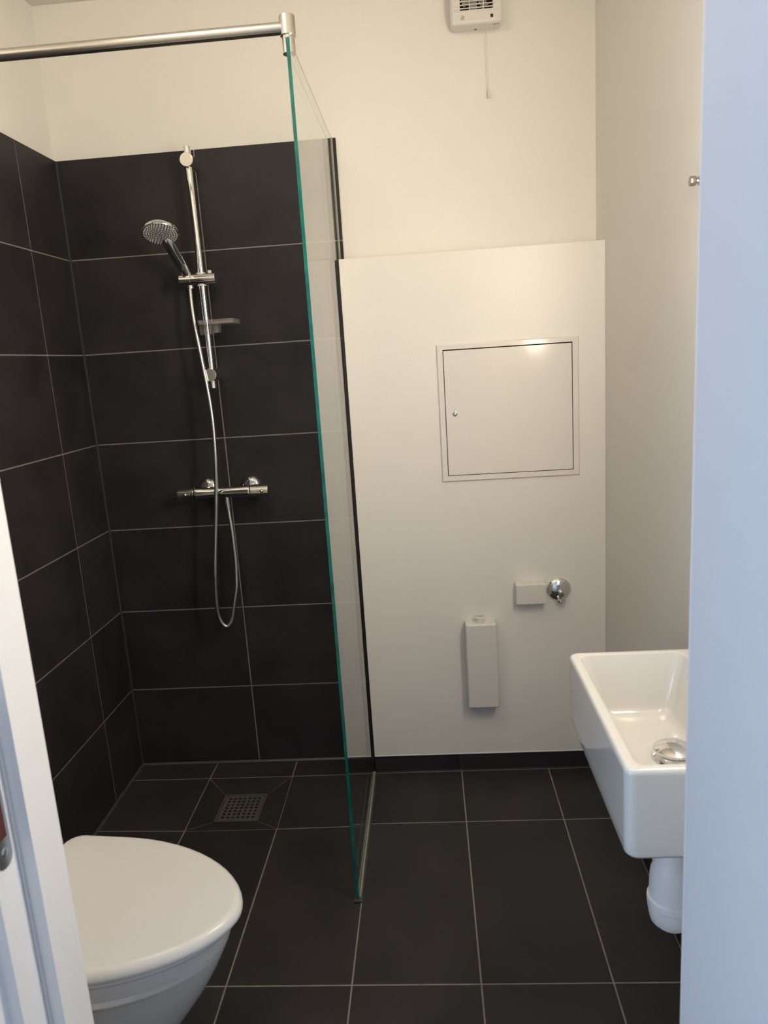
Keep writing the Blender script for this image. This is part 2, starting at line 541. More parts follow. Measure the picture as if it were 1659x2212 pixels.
# ------------------------------------------------------------------ door frame and leaf
fr = thing('trim_1', 'white stepped door frame at the left edge of the picture', 'door frame', (0.66, YF, 0))
fr['kind'] = 'structure'
SX = 0.660
def jamb(xs, s):
    """xs: faces of stop, rebate, outer step; s=+1 left jamb, -1 right jamb"""
    prof = [(xs[0], YF + .004), (xs[0], -1.7251), (xs[1], -1.7251), (xs[1], -1.7712), (xs[2], -1.7712), (xs[2], YH - .012),
            (xs[2] - s * .055, YH - .012), (xs[2] - s * .055, YH), (xs[2] - s * .006, YH), (xs[2] - s * .006, YF + .004)]
    bm = bmesh.new()
    loft(bm, [[Vector((x, y, z)) for x, y in prof] for z in (0.0, 2.10)])
    es = [e for e in bm.edges if abs(e.verts[0].co.z - e.verts[1].co.z) > 1]
    bmesh.ops.bevel(bm, geom=es, offset=0.0016, segments=2, profile=0.5, affect='EDGES')
    return bm
finish('jamb', jamb((SX, 0.6413, 0.6247), 1), 'gloss_white', fr)
finish('jamb', jamb((1.4185, 1.4380, 1.4545), -1), 'gloss_white', fr)
bm = bmesh.new()
add_box(bm, LX, RX, YH - .012, YF + .004, 2.098, 2.114, .001, 1)
finish('head', bm, 'gloss_white', fr)
box('rebate_seal', fr, 'plastic', 0.6413, 0.6445, -1.7290, -1.7245, 0.01, 2.09, .001, 1)
# strike plate in the rebate
def plate_ring(x, ins):
    pts = []
    y0, y1, z0, z1, r = -1.7645 + ins, -1.7365 - ins, 0.905 + ins, 1.100 - ins, 0.0125
    for cy, cz, a0 in ((y1 - r, z1 - r, 0), (y0 + r, z1 - r, 90), (y0 + r, z0 + r, 180), (y1 - r, z0 + r, 270)):
        for k in range(7):
            a = math.radians(a0 + 15 * k)
            pts.append(Vector((x, cy + r * math.cos(a), cz + r * math.sin(a))))
    return pts
bm = bmesh.new(); loft(bm, [plate_ring(0.6405, 0), plate_ring(0.6424, 0), plate_ring(0.6430, .0006)])
sp = tag(finish('strike_plate', bm, 'satin', fr), 'grey steel strike plate')
box('latch_hole', sp, 'latch', 0.6425, 0.6434, -1.7580, -1.7425, 0.940, 1.000, smooth=0)
box('latch_hole', sp, 'latch', 0.6425, 0.6434, -1.7580, -1.7425, 1.020, 1.070, smooth=0)
bm = bmesh.new(); add_lathe(bm, (0.6428, -1.7505, 0.9245), (1, 0, 0), [(.0055, 0), (.0050, .0010), (.003, .0016), (0, .0018)], 20)
finish('screw', bm, 'chrome', sp)

leaf = thing('door_1', 'open pale door leaf filling the right edge of the picture', 'door', (1.4155, -1.735, 0))
leaf['kind'] = 'structure'
ang = math.radians(0.0)
box('leaf', leaf, 'door', 1.3965, 1.4365, -2.450, -1.7310, 0.008, 2.085, .0015, 2)
for z in (0.25, 1.05, 1.85):
    bm = bmesh.new(); add_cyl(bm, (1.4445, -1.7350, z), (1.4445, -1.7350, z + .09), .0065, 16, .001)
    finish('hinge', bm, 'satin', leaf)

# ------------------------------------------------------------------ shower screen
XG0, XG1, YG, ZG = 0.8806, 0.8886, -0.7262, 2.1258
sc = thing('shower_screen', 'clear glass shower screen with a green front edge', 'shower screen', (0.8846, -.36, 0.0))
gp = box('glass_pane', sc, 'glass', XG0, XG1, YG + .0008, -0.0015, 0.004, ZG - .0008, smooth=0)
gp['label'] = 'clear glass sheet'
tag(box('front_edge', gp, 'glass_edge', XG0, XG1, YG, YG + .0008, 0.004, ZG, smooth=0), 'green polished glass edge')
box('top_edge', gp, 'glass_edge', XG1 - .0012, XG1, YG + .0008, -0.0015, ZG - .0008, ZG, smooth=0)
tag(box('black_seal', sc, 'black', XG1, 0.8943, YB - .0015, YB + .010, 0.060, 1.748, smooth=0), 'black rubber seal against the white panel')
bm = bmesh.new(); add_box(bm, XG1, XG1 + .0035, -0.008, -0.0002, 1.750, ZG - .001); add_box(bm, XG0 - .003, XG0, -0.008, -.0002, 0.01, ZG - .001)
finish('wall_joint', bm, 'clear_silicone', sc)
bm = bmesh.new(); add_box(bm, XG1, XG1 + .0055, YG + .004, YB, -0.001, 0.0075, .001, 1)
tag(finish('floor_strip', bm, 'clear_silicone', sc), 'pale sealing strip along the foot of the glass')
bm = bmesh.new(); add_box(bm, XG1 + .0055, XG1 + .0100, YG - .012, YB, -0.001, 0.002); add_box(bm, XG0 - .004, XG0, YG - .006, -0.003, -0.006, 0.0025)
add_box(bm, XG0 - .004, XG1 + .006, YG - .012, YG - .0005, -.001, 0.0028)
finish('floor_joint', bm, 'silicone', sc)

sb = thing('support_bar', 'chrome bar bracing the glass screen at the top left', 'support bar', (0.45, -.714, 2.149))
BY, BZ = -0.7135, 2.1500
bm = bmesh.new(); add_cyl(bm, (0.006, BY, BZ), (0.878, BY, BZ), 0.0125, 32)
finish('bar', bm, 'satin', sb)
bm = bmesh.new(); add_cyl(bm, (0.0, BY, BZ), (0.007, BY, BZ), 0.024, 32, .002)
finish('wall_flange', bm, 'satin', sb)
bm = bmesh.new(); add_cyl(bm, (0.8846, BY, 2.1330), (0.8846, BY, 2.1730), 0.0172, 40, .0015)
cl = tag(finish('clamp', bm, 'satin', sb), 'satin cylinder at the end of the bar')
bm = bmesh.new()
add_lathe(bm, (0.8846, BY, 2.1270), (0, 0, 1), [(0, 0), (.0142, 0), (.0142, .0065), (0, .0065)], 32)
for s in (-1, 1):       # two prongs gripping the glass
    pr = []
    for k in range(13):
        a = math.radians(-62 + 124 * k / 12)
        pr.append((0.8846 + s * .0142 * math.cos(a), BY + .0142 * math.sin(a)))
    pr += [(0.8846 + s * .0046, BY + .0125), (0.8846 + s * .0046, BY - .0125)]
    if s < 0: pr = pr[::-1]
    loft(bm, [[Vector((x, y, z)) for x, y in pr] for z in (2.0985, 2.1275)])
finish('fork', bm, 'chrome', cl)

# ------------------------------------------------------------------ shower rail
RXX, RYY = 0.4475, -0.060
rl = thing('shower_rail', 'vertical chrome shower rail on the dark tiled wall', 'shower rail', (RXX, 0, 1.384))
bm = bmesh.new(); add_cyl(bm, (RXX, RYY, 1.3840), (RXX, RYY, 2.1190), 0.0110, 32, .001)
finish('rail', bm, 'chrome', rl)
for z in (2.0765, 1.4270):
    bm = bmesh.new(); add_cyl(bm, (RXX, 0, z), (RXX, -.084, z), 0.0208, 40, .0012)
    br_ = finish('wall_bracket', bm, 'chrome', rl)
    bm = bmesh.new(); add_cyl(bm, (RXX, -.0842, z), (RXX, -.0852, z), 0.0198, 40, .0004)
    tag(finish('bracket_cap', bm, 'satin', br_), 'flat round end cap')
HZ = 1.7265
bm = bmesh.new(); add_cyl(bm, (0.4165, RYY - .004, HZ), (0.4955, RYY - .004, HZ), 0.0185, 40, .0012)
hd = finish('slider', bm, 'chrome', rl)
bm = bmesh.new(); add_cyl(bm, (0.3790, RYY - .004, HZ), (0.4160, RYY - .004, HZ), 0.0185, 40, .0015)
finish('handset_socket', bm, 'chrome', hd)
for s in (-1, 1):
    bm = bmesh.new(); add_lathe(bm, (RXX, RYY, HZ + s * .0150), (0, 0, s), [(.0112, 0), (.0150, 0), (.0150, .0050), (.0112, .0050), (.0112, 0)], 32)
    tag(finish('collar', bm, 'plastic', hd), 'white plastic collar')
bm = bmesh.new(); add_box(bm, 0.4715, 0.4825, RYY - .010, RYY + .002, HZ + .0170, HZ + .0260, .003, 3)
tag(finish('lock_button', bm, 'plastic', hd), 'small white button')

sd = thing('soap_dish', 'small clear plastic soap dish clipped on the rail', 'soap dish', (RXX + .04, -.06, 1.55))
bm = bmesh.new()
loft(bm, [rrect(0.4340, 0.5500, -.118, -.022, .012, 1.5835), rrect(0.4330, 0.5510, -.119, -.021, .012, 1.5980),
          rrect(0.4355, 0.5485, -.1165, -.0235, .010, 1.5980), rrect(0.4365, 0.5475, -.1155, -.0245, .010, 1.5860)])
finish('tray', bm, 'acrylic', sd)
bm = bmesh.new()
loft(bm, [rrect(0.4290, 0.4680, -.084, -.036, .006, 1.5545), rrect(0.4280, 0.4700, -.085, -.035, .006, 1.5830)])
loft(bm, [rrect(0.4720, 0.4910, -.084, -.050, .005, 1.5590), rrect(0.4710, 0.4930, -.085, -.049, .005, 1.5830)])
finish('clip', bm, 'acrylic', sd)

# ------------------------------------------------------------------ hand shower
hs = thing('hand_shower', 'round chrome hand shower head resting in the rail holder', 'hand shower', (0.4055, -.064, 1.70))
HN = Vector((0.06, -0.40, -0.915)).normalized()
HC = Vector((0.3790, -0.2000, 1.8480))
bm = bmesh.new()
add_lathe(bm, HC, HN, [(0, -.024), (.022, -.0235), (.040, -.020), (.049, -.014), (.0535, -.006), (.0545, 0), (.0532, .0022), (.0495, .0020)], 56)
finish('head', bm, 'chrome', hs)
bm = bmesh.new()
add_lathe(bm, HC, HN, [(.0498, .0018), (.044, .0030), (.025, .0038), (0, .0040)], 48)
fp = tag(finish('face_plate', bm, 'face', hs), 'grey spray face')
bm = bmesh.new()
u_, v_, d_ = frame_of(HN)
for R_, n_ in ((.0475, 36), (.0405, 30), (.0335, 24), (.0265, 18), (.0190, 12), (.0095, 7)):
    for k in range(n_):
        a = 2 * math.pi * (k + .5 * (n_ % 4 == 2)) / n_
        add_lathe(bm, HC + HN * .0030 + (u_ * math.cos(a) + v_ * math.sin(a)) * R_, HN, [(.0015, 0), (.0013, .0018), (0, .0024)], 6)
tag(finish('nozzles', bm, 'nozzle', fp), 'rings of pale spray nozzles', kind='stuff')
hd_dir = (Vector((0.4040, -.064, 1.7420)) - HC).normalized()
e_in = HC + hd_dir * .030 - HN * .0135
e_out = HC + hd_dir * .062 - HN * .0090
path = smooth_path([(0.4085, -.061, 1.7000), (0.4050, -.063, 1.7400), (e_out + Vector((0.4045, -.064, 1.7400)) * 1.0) / 2 + Vector((-.001, .000, .003)), e_out, e_in], 8)
n_ = len(path)
rad = []
for k in range(n_):
    t = k / (n_ - 1)
    rad.append(.0115 + .0055 * min(1, t * 2.2) - .0030 * max(0, t - .8) * 5)
bm = bmesh.new(); add_tube(bm, path, rad, 24)
finish('handle', bm, 'chrome', hs)

# ------------------------------------------------------------------ hose
HOSE = [(0.4075, -0.062, 1.7040), (0.4087, -0.0696, 1.6482), (0.4127, -0.0753, 1.5901), (0.4209, -0.0809, 1.5169), (0.4293, -0.0865, 1.4431), (0.4376, -0.0921, 1.3687),
        (0.4430, -0.0978, 1.294), (0.4438, -0.1034, 1.2189), (0.4415, -0.109, 1.1433), (0.4344, -0.109, 1.0664), (0.4256, -0.109, 0.9885), (0.4151, -0.109, 0.9096),
        (0.4045, -0.109, 0.8296), (0.3972, -0.109, 0.7648), (0.3905, -0.1062, 0.6982), (0.3880, -0.1034, 0.6350), (0.3905, -0.1006, 0.6070), (0.3985, -0.0979, 0.5830),
        (0.4125, -0.0951, 0.5705), (0.4265, -0.0923, 0.5810), (0.4355, -0.0895, 0.6040), (0.4470, -0.0867, 0.6556), (0.4579, -0.0839, 0.7045), (0.4616, -0.0811, 0.7533),
        (0.4637, -0.0784, 0.8019), (0.4621, -0.0756, 0.8992), (0.4579, -0.0728, 0.9552), (0.4560, -0.0700, 0.9850)]
bm = bmesh.new(); add_tube(bm, smooth_path(HOSE, 5), 0.0068, 16)
ho = thing('shower_hose', 'looping metal shower hose hanging down past the mixer', 'shower hose', (0.41, -.095, .57))
finish('hose', bm, 'hose', ho)
bm = bmesh.new(); add_lathe(bm, (0.4562, -.0700, 0.9770), (-.06, 0.0, 1), [(.0068, 0), (.0086, .002), (.0098, .036), (.0085, .038), (0, .038)], 24)
finish('hose_nut', bm, 'satin', ho)

# ------------------------------------------------------------------ mixer
VY, VZ = -0.070, 1.0372
mx = thing('shower_mixer', 'horizontal chrome thermostatic shower mixer on the tiled wall', 'mixer tap', (0.445, 0, 1.015))
bm = bmesh.new()
add_lathe(bm, (0.3480, VY, VZ), (1, 0, 0), [(0, 0), (.0190, 0), (.0205, .0015), (.0205, .0100), (.0185, .050), (.0180, .096), (.0185, .142), (.0208, .182), (.0208, .1895), (.0195, .191), (0, .191)], 48)
finish('body', bm, 'chrome', mx)
for x0, x1, bx, sgn in ((0.2920, 0.3465, 0.3200, -1), (0.5405, 0.6000, 0.5800, 1)):
    bm = bmesh.new(); add_cyl(bm, (x0, VY, VZ), (x1, VY, VZ), 0.0213, 48, .0012)
    hh = finish('handle', bm, 'chrome', mx)
    bm = bmesh.new(); add_lathe(bm, (bx, VY - .0195, VZ + .0015), (0, -1, 0), [(.0062, 0), (.0062, .002), (.0052, .0045), (.003, .0062), (0, .0068)], 24)
    finish('button', bm, 'chrome', hh)
    bm = bmesh.new(); add_box(bm, min(bx - sgn * .006, bx - sgn * .016), max(bx - sgn * .006, bx - sgn * .016), VY - .0222, VY - .0195, VZ - .0015, VZ + .0045, .0006, 1)
    finish('marker', bm, 'satin', hh)
for x in (0.3755, 0.5270):
    bm = bmesh.new()
    add_lathe(bm, (x, -.0002, 1.0440), (0, -1, 0), [(.0350, 0), (.0350, .003), (.0325, .009), (.0260, .015), (.0200, .018), (0, .0185)], 48)
    ro = finish('rosette', bm, 'chrome', mx)
    bm = bmesh.new(); add_cyl(bm, (x, -.012, 1.0400), (x, VY + .012, 1.0385), .0150, 6)
    finish('union_nut', bm, 'chrome', ro)
bm = bmesh.new(); add_cyl(bm, (0.4545, VY, VZ - .010), (0.4545, VY, VZ - .0240), .0095, 24)
finish('outlet', bm, 'chrome', mx)

# ------------------------------------------------------------------ floor drain
dr = thing('floor_drain', 'square perforated steel drain in the shower floor', 'drain', ((DX0 + DX1) / 2, (DY0 + DY1) / 2, DZ))
bm = bmesh.new()
o_ = .0012
fo = [(DX0 + o_, DY0 + o_), (DX1 - o_, DY0 + o_), (DX1 - o_, DY1 - o_), (DX0 + o_, DY1 - o_)]
def shrink(pts, d):
    cx_, cy_ = sum(p_[0] for p_ in pts) / 4, sum(p_[1] for p_ in pts) / 4
    return [(x - math.copysign(d, x - cx_), y - math.copysign(d, y - cy_)) for x, y in pts]
fi = shrink(fo, .0045)
loft(bm, [[Vector((x, y, DZ - .006)) for x, y in fo], [Vector((x, y, DZ + .0012)) for x, y in fo], [Vector((x, y, DZ + .0012)) for x, y in fi], [Vector((x, y, DZ - .004)) for x, y in fi]], False, False)
finish('frame', bm, 'steel', dr)
bm = bmesh.new()
gi = shrink(fo, .0060)
gx0, gx1, gy0, gy1 = gi[0][0], gi[1][0], gi[0][1], gi[2][1]
mgn = .0125
def lines(a, b):
    L = [a]
    cell = (b - a - 2 * mgn) / (7 + 6 * 0.85)
    x = a + mgn
    for k in range(7):
        L += [x, x + cell]; x += cell * 1.85
    return L + [b]
LXs, LYs = lines(gx0, gx1), lines(gy0, gy1)
gv = [[bm.verts.new((x, y, DZ - .0022)) for y in LYs] for x in LXs]
for i in range(len(LXs) - 1):
    for j in range(len(LYs) - 1):
        if i % 2 == 1 and j % 2 == 1:
            continue
        bm.faces.new((gv[i][j], gv[i + 1][j], gv[i + 1][j + 1], gv[i][j + 1]))
r_ = bmesh.ops.extrude_face_region(bm, geom=bm.faces[:])
bmesh.ops.translate(bm, verts=[v for v in r_['geom'] if isinstance(v, bmesh.types.BMVert)], vec=(0, 0, .0016))
tag(finish('grate', bm, 'steel', dr, 0), 'perforated square grate')
box('drain_well', dr, 'dark', DX0 + .002, DX1 - .002, DY0 + .002, DY1 - .002, DZ - .0080, DZ - .0050, smooth=0)

# ------------------------------------------------------------------ access hatch
ht = thing('access_hatch', 'square white enamel access hatch in the wall panel', 'access hatch', (1.401, YB, 1.038))
HX_0, HX_1, HZ_0, HZ_1 = 1.1800, 1.6210, 1.0380, 1.4750
IX0, IX1, IZ0, IZ1 = 1.2000, 1.6010, 1.0578, 1.4575
bm = bmesh.new()
def rect_xz(x0, x1, z0, z1, y):
    return [Vector((x0, y, z0)), Vector((x1, y, z0)), Vector((x1, y, z1)), Vector((x0, y, z1))]
yo = YB
loft(bm, [rect_xz(HX_0, HX_1, HZ_0, HZ_1, yo + .001), rect_xz(HX_0, HX_1, HZ_0, HZ_1, yo - .0015), rect_xz(HX_0 + .004, HX_1 - .004, HZ_0 + .004, HZ_1 - .004, yo - .0060),
          rect_xz(IX0, IX1, IZ0, IZ1, yo - .0060), rect_xz(IX0, IX1, IZ0, IZ1, yo - .0005)], False, False)
finish('frame', bm, 'hatch', ht, 30)
box('gap_backing', ht, 'dark', IX0 - .001, IX1 + .001, yo - .0012, yo + .0002, IZ0 - .001, IZ1 + .001, smooth=0)
hdoor = box('door_panel', ht, 'hatch', IX0 + .0022, IX1 - .0022, yo - .0062, yo - .0014, IZ0 + .0020, IZ1 - .0034, .0010, 2)
bm = bmesh.new(); add_lathe(bm, (1.2305, yo - .0060, 1.2565), (0, -1, 0), [(.0078, 0), (.0078, .0010), (.0066, .0014), (.0058, .0002), (.0050, .0002), (.0048, .0016), (.0020, .0020), (.0020, .0005), (0, .0005)], 32)
tag(finish('lock', bm, 'satin', hdoor), 'small round cylinder lock')

# ------------------------------------------------------------------ drain box, small box, valve on the panel
db = thing('appliance_drain_box', 'tall narrow white plastic box with a round pipe collar on top', 'drain box', (1.2845, YB, .264))
bm = bmesh.new()
add_box(bm, 1.2320, 1.3360, YB - .0530, YB - .0002, 0.2630, 0.5640, .0065, 3)
finish('cover', bm, 'plastic', db)
bm = bmesh.new()
add_lathe(bm, (1.2810, YB - .0270, 0.5630), (0, 0, 1), [(.0175, 0), (.0175, .002), (.0165, .003), (.0165, .018), (.0140, .021), (.0125, .021), (.0120, .004), (0, .004)], 32)
finish('pipe_collar', bm, 'plastic', db)

bm = bmesh.new(); add_box(bm, 1.4035, 1.5025, YB - .0400, YB - .0002, 0.6205, 0.6900, .0040, 3)
jb = thing('junction_box', 'small white rectangular box left of the round chrome valve', 'junction box', (1.453, YB, .62))
finish('cover', bm, 'plastic', jb)
bm = bmesh.new()
for k in range(3):
    add_box(bm, 1.4250 + k * .022, 1.4330 + k * .022, YB - .030, YB - .018, 0.6898, 0.6904)
finish('top_clips', bm, 'plastic', jb)

wv = thing('wall_valve', 'round domed chrome wall valve with a short spout', 'valve', (1.5495, YB, .657))
bm = bmesh.new()
add_lathe(bm, (1.5495, YB, 0.6570), (0, -1, 0), [(.0405, 0), (.0405, .002), (.0385, .006), (.0300, .0125), (.0180, .0165), (0, .0180)], 56)
finish('rosette', bm, 'chrome', wv)
bm = bmesh.new(); add_cyl(bm, (1.5530, YB - .014, 0.6500), (1.5530, YB - .036, 0.6500), .0090, 24, .001)
sp_ = finish('spindle', bm, 'satin', wv)
bm = bmesh.new(); add_lathe(bm, (1.5530, YB - .036, 0.6500), (0, -1, 0), [(.0062, 0), (.0062, .004), (.005, .0052), (0, .0055)], 24)
finish('screw_cap', bm, 'steel', sp_)
bm = bmesh.new(); add_lathe(bm, (1.5525, YB - .022, 0.6430), (0, 0, -1), [(0, 0), (.0070, 0), (.0070, .012), (.0125, .014), (.0135, .017), (.0135, .0225), (.012, .0245), (0, .0245)], 28)
finish('spout', bm, 'satin', wv)

# ------------------------------------------------------------------ extractor fan
FX0, FX1, FZ0, FZ1, FY = 1.2700, 1.4230, 2.3880, 2.5430, -0.0480
fan = thing('extractor_fan', 'square white extractor fan high on the back wall', 'extractor fan', (1.3465, .01, FZ0))
bm = bmesh.new()
add_box(bm, FX0, FX1, FY, 0.0098, FZ0, FZ1, .0100, 4)
OX0, OX1, OZ0, OZ1 = 1.2985, 1.3955, 2.4250, 2.5220
fin = [f for f in bm.faces if f.normal.y < -.99 and f.calc_area() > .005]
if fin:
    f = fin[0]
    r = bmesh.ops.inset_individual(bm, faces=[f], thickness=.018)
    vs_ = sorted(f.verts, key=lambda v: (v.co.z, v.co.x))
    tgt = [(OX0, OZ0), (OX1, OZ0), (OX0, OZ1), (OX1, OZ1)]
    for v, (x, z) in zip(vs_, tgt):
        v.co.x, v.co.z = x, z
    r = bmesh.ops.extrude_face_region(bm, geom=[f])
    nv = [g_ for g_ in r['geom'] if isinstance(g_, bmesh.types.BMVert)]
    bmesh.ops.translate(bm, verts=nv, vec=(0, .036, 0))
    if f.is_valid: bm.faces.remove(f)
hs_ = finish('housing', bm, 'plastic', fan)
box('inner_cavity', fan, 'dark', OX0 + .0005, OX1 - .0005, -.0155, -.0125, OZ0 + .0005, OZ1 - .0005, smooth=0)
for k in range(11):
    z = OZ0 + .0040 + k * .0090
    if z < OZ1 - .003:
        box('slat', fan, 'plastic', OX0 - .0003, OX1 + .0003, FY - .0008, FY + .0030, z, z + .0022, smooth=0)
for x in (1.3268, 1.3672):
    box('grille_bar', fan, 'plastic', x - .0011, x + .0011, FY - .0002, FY + .010, OZ0, OZ1, smooth=0)
for k in range(6):      # moulded ribs either side of the grille
    z = OZ0 - .0040 + k * .0150
    for x0, x1 in ((1.2820, OX0 - .001), (OX1 + .001, 1.4110)):
        bm = bmesh.new(); add_box(bm, x0, x1, FY - .0022, FY + .0010, z, z + .0055, .0018, 2)
        finish('moulded_rib', bm, 'plastic', hs_)
bm = bmesh.new()
hubc = Vector((1.3470, -.022, 2.4735))
add_cyl(bm, hubc, hubc + Vector((0, -.016, 0)), .013, 24, .002)
finish('rotor_hub', bm, 'blade', fan)
for k in range(7):
    a = 2 * math.pi * k / 7
    e1 = Vector((math.cos(a), 0, math.sin(a))); e2 = Vector((-math.sin(a), 0, math.cos(a)))
    bm = bmesh.new()
    lp = []
    for t, w in ((.012, .006), (.030, .011), (.046, .013)):
        c_ = hubc + Vector((0, -.008, 0)) + e1 * t
        lp.append([c_ - e2 * w + Vector((0, -.005, 0)), c_ + e2 * w + Vector((0, .005, 0)), c_ + e2 * w + Vector((0, .0062, 0)), c_ - e2 * w + Vector((0, -.0038, 0))])
    loft(bm, lp)
    finish('rotor_blade', bm, 'blade', fan)
box('indicator_lens', fan, 'led', 1.3868, 1.3950, FY - .0012, FY + .001, 2.4008, 2.4095, .0004, 1)
# little square emblem with a swirl
bm = bmesh.new()
lx, lz, lr = 1.3055, 2.4058, .0042
for x0, x1, z0, z1 in ((lx - .0055, lx + .0055, lz + .0050, lz + .0053), (lx - .0055, lx + .0055, lz - .0053, lz - .0050), (lx - .0055, lx - .0052, lz - .0053, lz + .0053), (lx + .0052, lx + .0055, lz - .0053, lz + .0053)):
    add_box(bm, x0, x1, FY - .0004, FY + .0003, z0, z1)
sw = [(lx - .0046 * math.cos(a * .13) , FY - .0001, lz - .0046 * math.sin(a * .13)) for a in range(0, 22)]
add_tube(bm, sw, .00045, 6)
sw = [(lx + .0044 * math.cos(a * .13), FY - .0001, lz + .0044 * math.sin(a * .13)) for a in range(0, 16)]
add_tube(bm, sw, .0004, 6)
add_tube(bm, [(lx - .0012, FY - .0001, lz + .0020), (lx - .0012, FY - .0001, lz - .0008), (lx + .0002, FY - .0001, lz - .0018), (lx + .0016, FY - .0001, lz - .0004), (lx + .0024, FY - .0001, lz + .0024)], .0007, 6)
tag(finish('emblem', bm, 'ink', fan), 'tiny square maker emblem')
for k in range(5):
    x = 1.3960 + k * .0042
    box('vent_slot', fan, 'dark', x - .0008, x + .0008, -.036, -.030, FZ0 - .0003, FZ0 + .0004, smooth=0)
bm = bmesh.new(); add_lathe(bm, (1.3455, -.008, FZ0 + .0003), (0, 0, -1), [(.0042, 0), (.0040, .001), (.0026, .0014), (.0020, .0004), (0, .0004)], 20)
finish('screw', bm, 'steel', fan)
bm = bmesh.new()
cp = smooth_path([(1.3785, -.0080, FZ0 + .002), (1.3783, -.0080, 2.330), (1.3785, -.0078, 2.270), (1.3800, -.0080, 2.2150)], 6)
add_tube(bm, cp, .0009, 8)
pc = tag(finish('pull_cord', bm, 'plastic', fan), 'thin white pull cord')
bm = bmesh.new(); add_lathe(bm, (1.3800, -.0080, 2.2180), (0, 0, -1), [(.0012, 0), (.0028, .003), (.0034, .006), (.0036, .018), (.003, .0205), (0, .021)], 16)
finish('cord_weight', bm, 'plastic', pc)

# ------------------------------------------------------------------ toilet
TO = (0.0, -1.181, 0.0)
to = thing('toilet', 'white toilet with closed lid beside the door frame', 'toilet', TO)
TROT = -0.098
def t_ring(z, xb, xs, xn, hw, rib=0.0, n=30, rc=0.035):
    pts = []
    for k in range(n + 1):
        th = -math.pi / 2 + math.pi * k / n
        u_ = math.cos(th)
        s_ = math.sin(th)
        y = hw * math.copysign(abs(s_) ** 1.14, s_)
        y += math.copysign(rib * abs(s_) ** 2, s_)
        pts.append(Vector((xs + (xn - xs) * u_, y, z)))
    top = pts[-1].y
    for k in range(1, 6):          # straight side back to the rounded rear corner
        pts.append(Vector((xs + (xb + rc - xs) * k / 5, top, z)))
    for k in range(1, 6):
        a = math.radians(18 * k)
        pts.append(Vector((xb + rc - rc * math.sin(a), top - rc + rc * math.cos(a), z)))
    for k in range(1, 8):
        pts.append(Vector((xb, (top - rc) * (1 - 2 * k / 8), z)))
    for k in range(5, -1, -1):
        a = math.radians(18 * k)
        pts.append(Vector((xb + rc - rc * math.sin(a), -(top - rc + rc * math.cos(a)), z)))
    for k in range(4, 0, -1):
        pts.append(Vector((xs + (xb + rc - xs) * k / 5, -top, z)))
    return pts
RT = Matrix.Rotation(TROT, 4, 'Z')
def t_part(name, rings, mat, parent=to, cap=True):
    bm = bmesh.new()
    loft(bm, rings, cap, cap)
    bmesh.ops.transform(bm, matrix=Matrix.Translation(TO) @ RT, verts=bm.verts[:])
    return finish(name, bm, mat, parent, 50)
XB, XS, XN, HW = 0.262, 0.400, 0.738, 0.196
lidr = [t_ring(.4070, XB + .006, XS, XN - .0085, HW - .0085)]
lidr.append(t_ring(.4070, XB + .001, XS, XN - .0020, HW - .0020))
for k in range(9):
    a = math.radians(90 * k / 8)
    ins = .0170 * (1 - math.cos(a))
    lidr.append(t_ring(.4120 + .0185 * math.sin(a), XB + ins, XS, XN - ins, HW - ins))
lidr.append(t_ring(.4312, XB + .045, XS, XN - .045, HW - .045))
lidr.append(t_ring(.4318, XB + .090, XS, XN - .120, HW - .100))
t_part('lid', lidr, 'lid')
t_part('seat', [t_ring(.3952, XB + .012, XS, XN - .018, HW - .018), t_ring(.3962, XB + .008, XS, XN - .013, HW - .013), t_ring(.4055, XB + .008, XS, XN - .013, HW - .013)], 'lid')
bowl = [(.000, .210, .33, .505, .118, 0), (.030, .210, .33, .505, .116, 0), (.080, .205, .33, .535, .115, 0), (.155, .200, .34, .588, .128, 0), (.200, .195, .35, .620, .139, 0),
        (.245, .190, .36, .650, .151, 0), (.290, .190, .37, .675, .163, 0), (.320, .190, .38, .690, .170, 0), (.3350, .190, .385, .697, .1735, .0070), (.3420, .190, .387, .700, .1755, .0085),
        (.3500, .190, .390, .703, .1770, .0000), (.3540, .190, .39, .706, .1780, -.0030), (.3780, .190, .395, .714, .1820, 0), (.3860, .190, .397, .716, .1830, 0), (.3872, .190, .397, .711, .1780, 0),
        (.3898, .190, .397, .711, .1780, 0), (.3905, .190, .398, .718, .1840, 0), (.3945, .190, .398, .717, .1830, 0), (.3950, .195, .398, .710, .1760, 0)]
t_part('bowl', [t_ring(*b[:5], rib=b[5], rc=.02) for b in bowl], 'ceramic')
bm = bmesh.new()
loft(bm, [rrect(.026, .190, -.175, .175, .03, .3955), rrect(.026, .205, -.185, .185, .03, .42), rrect(.026, .205, -.188, .188, .03, .765), rrect(.030, .201, -.184, .184, .028, .770)])
bmesh.ops.transform(bm, matrix=Matrix.Translation(TO) @ RT, verts=bm.verts[:])
cis = finish('cistern', bm, 'ceramic', to, 40)
bm = bmesh.new()
loft(bm, [rrect(.026, .212, -.195, .195, .03, .7705), rrect(.026, .212, -.195, .195, .03, .790), rrect(.032, .206, -.189, .189, .028, .797)])
bmesh.ops.transform(bm, matrix=Matrix.Translation(TO) @ RT, verts=bm.verts[:])
finish('cistern_lid', bm, 'ceramic', cis, 40)
bm = bmesh.new(); add_cyl(bm, (TO[0] + .115, TO[1] - .010, .7970), (TO[0] + .115, TO[1] - .010, .806), .022, 32, .002)
finish('flush_button', bm, 'chrome', cis)

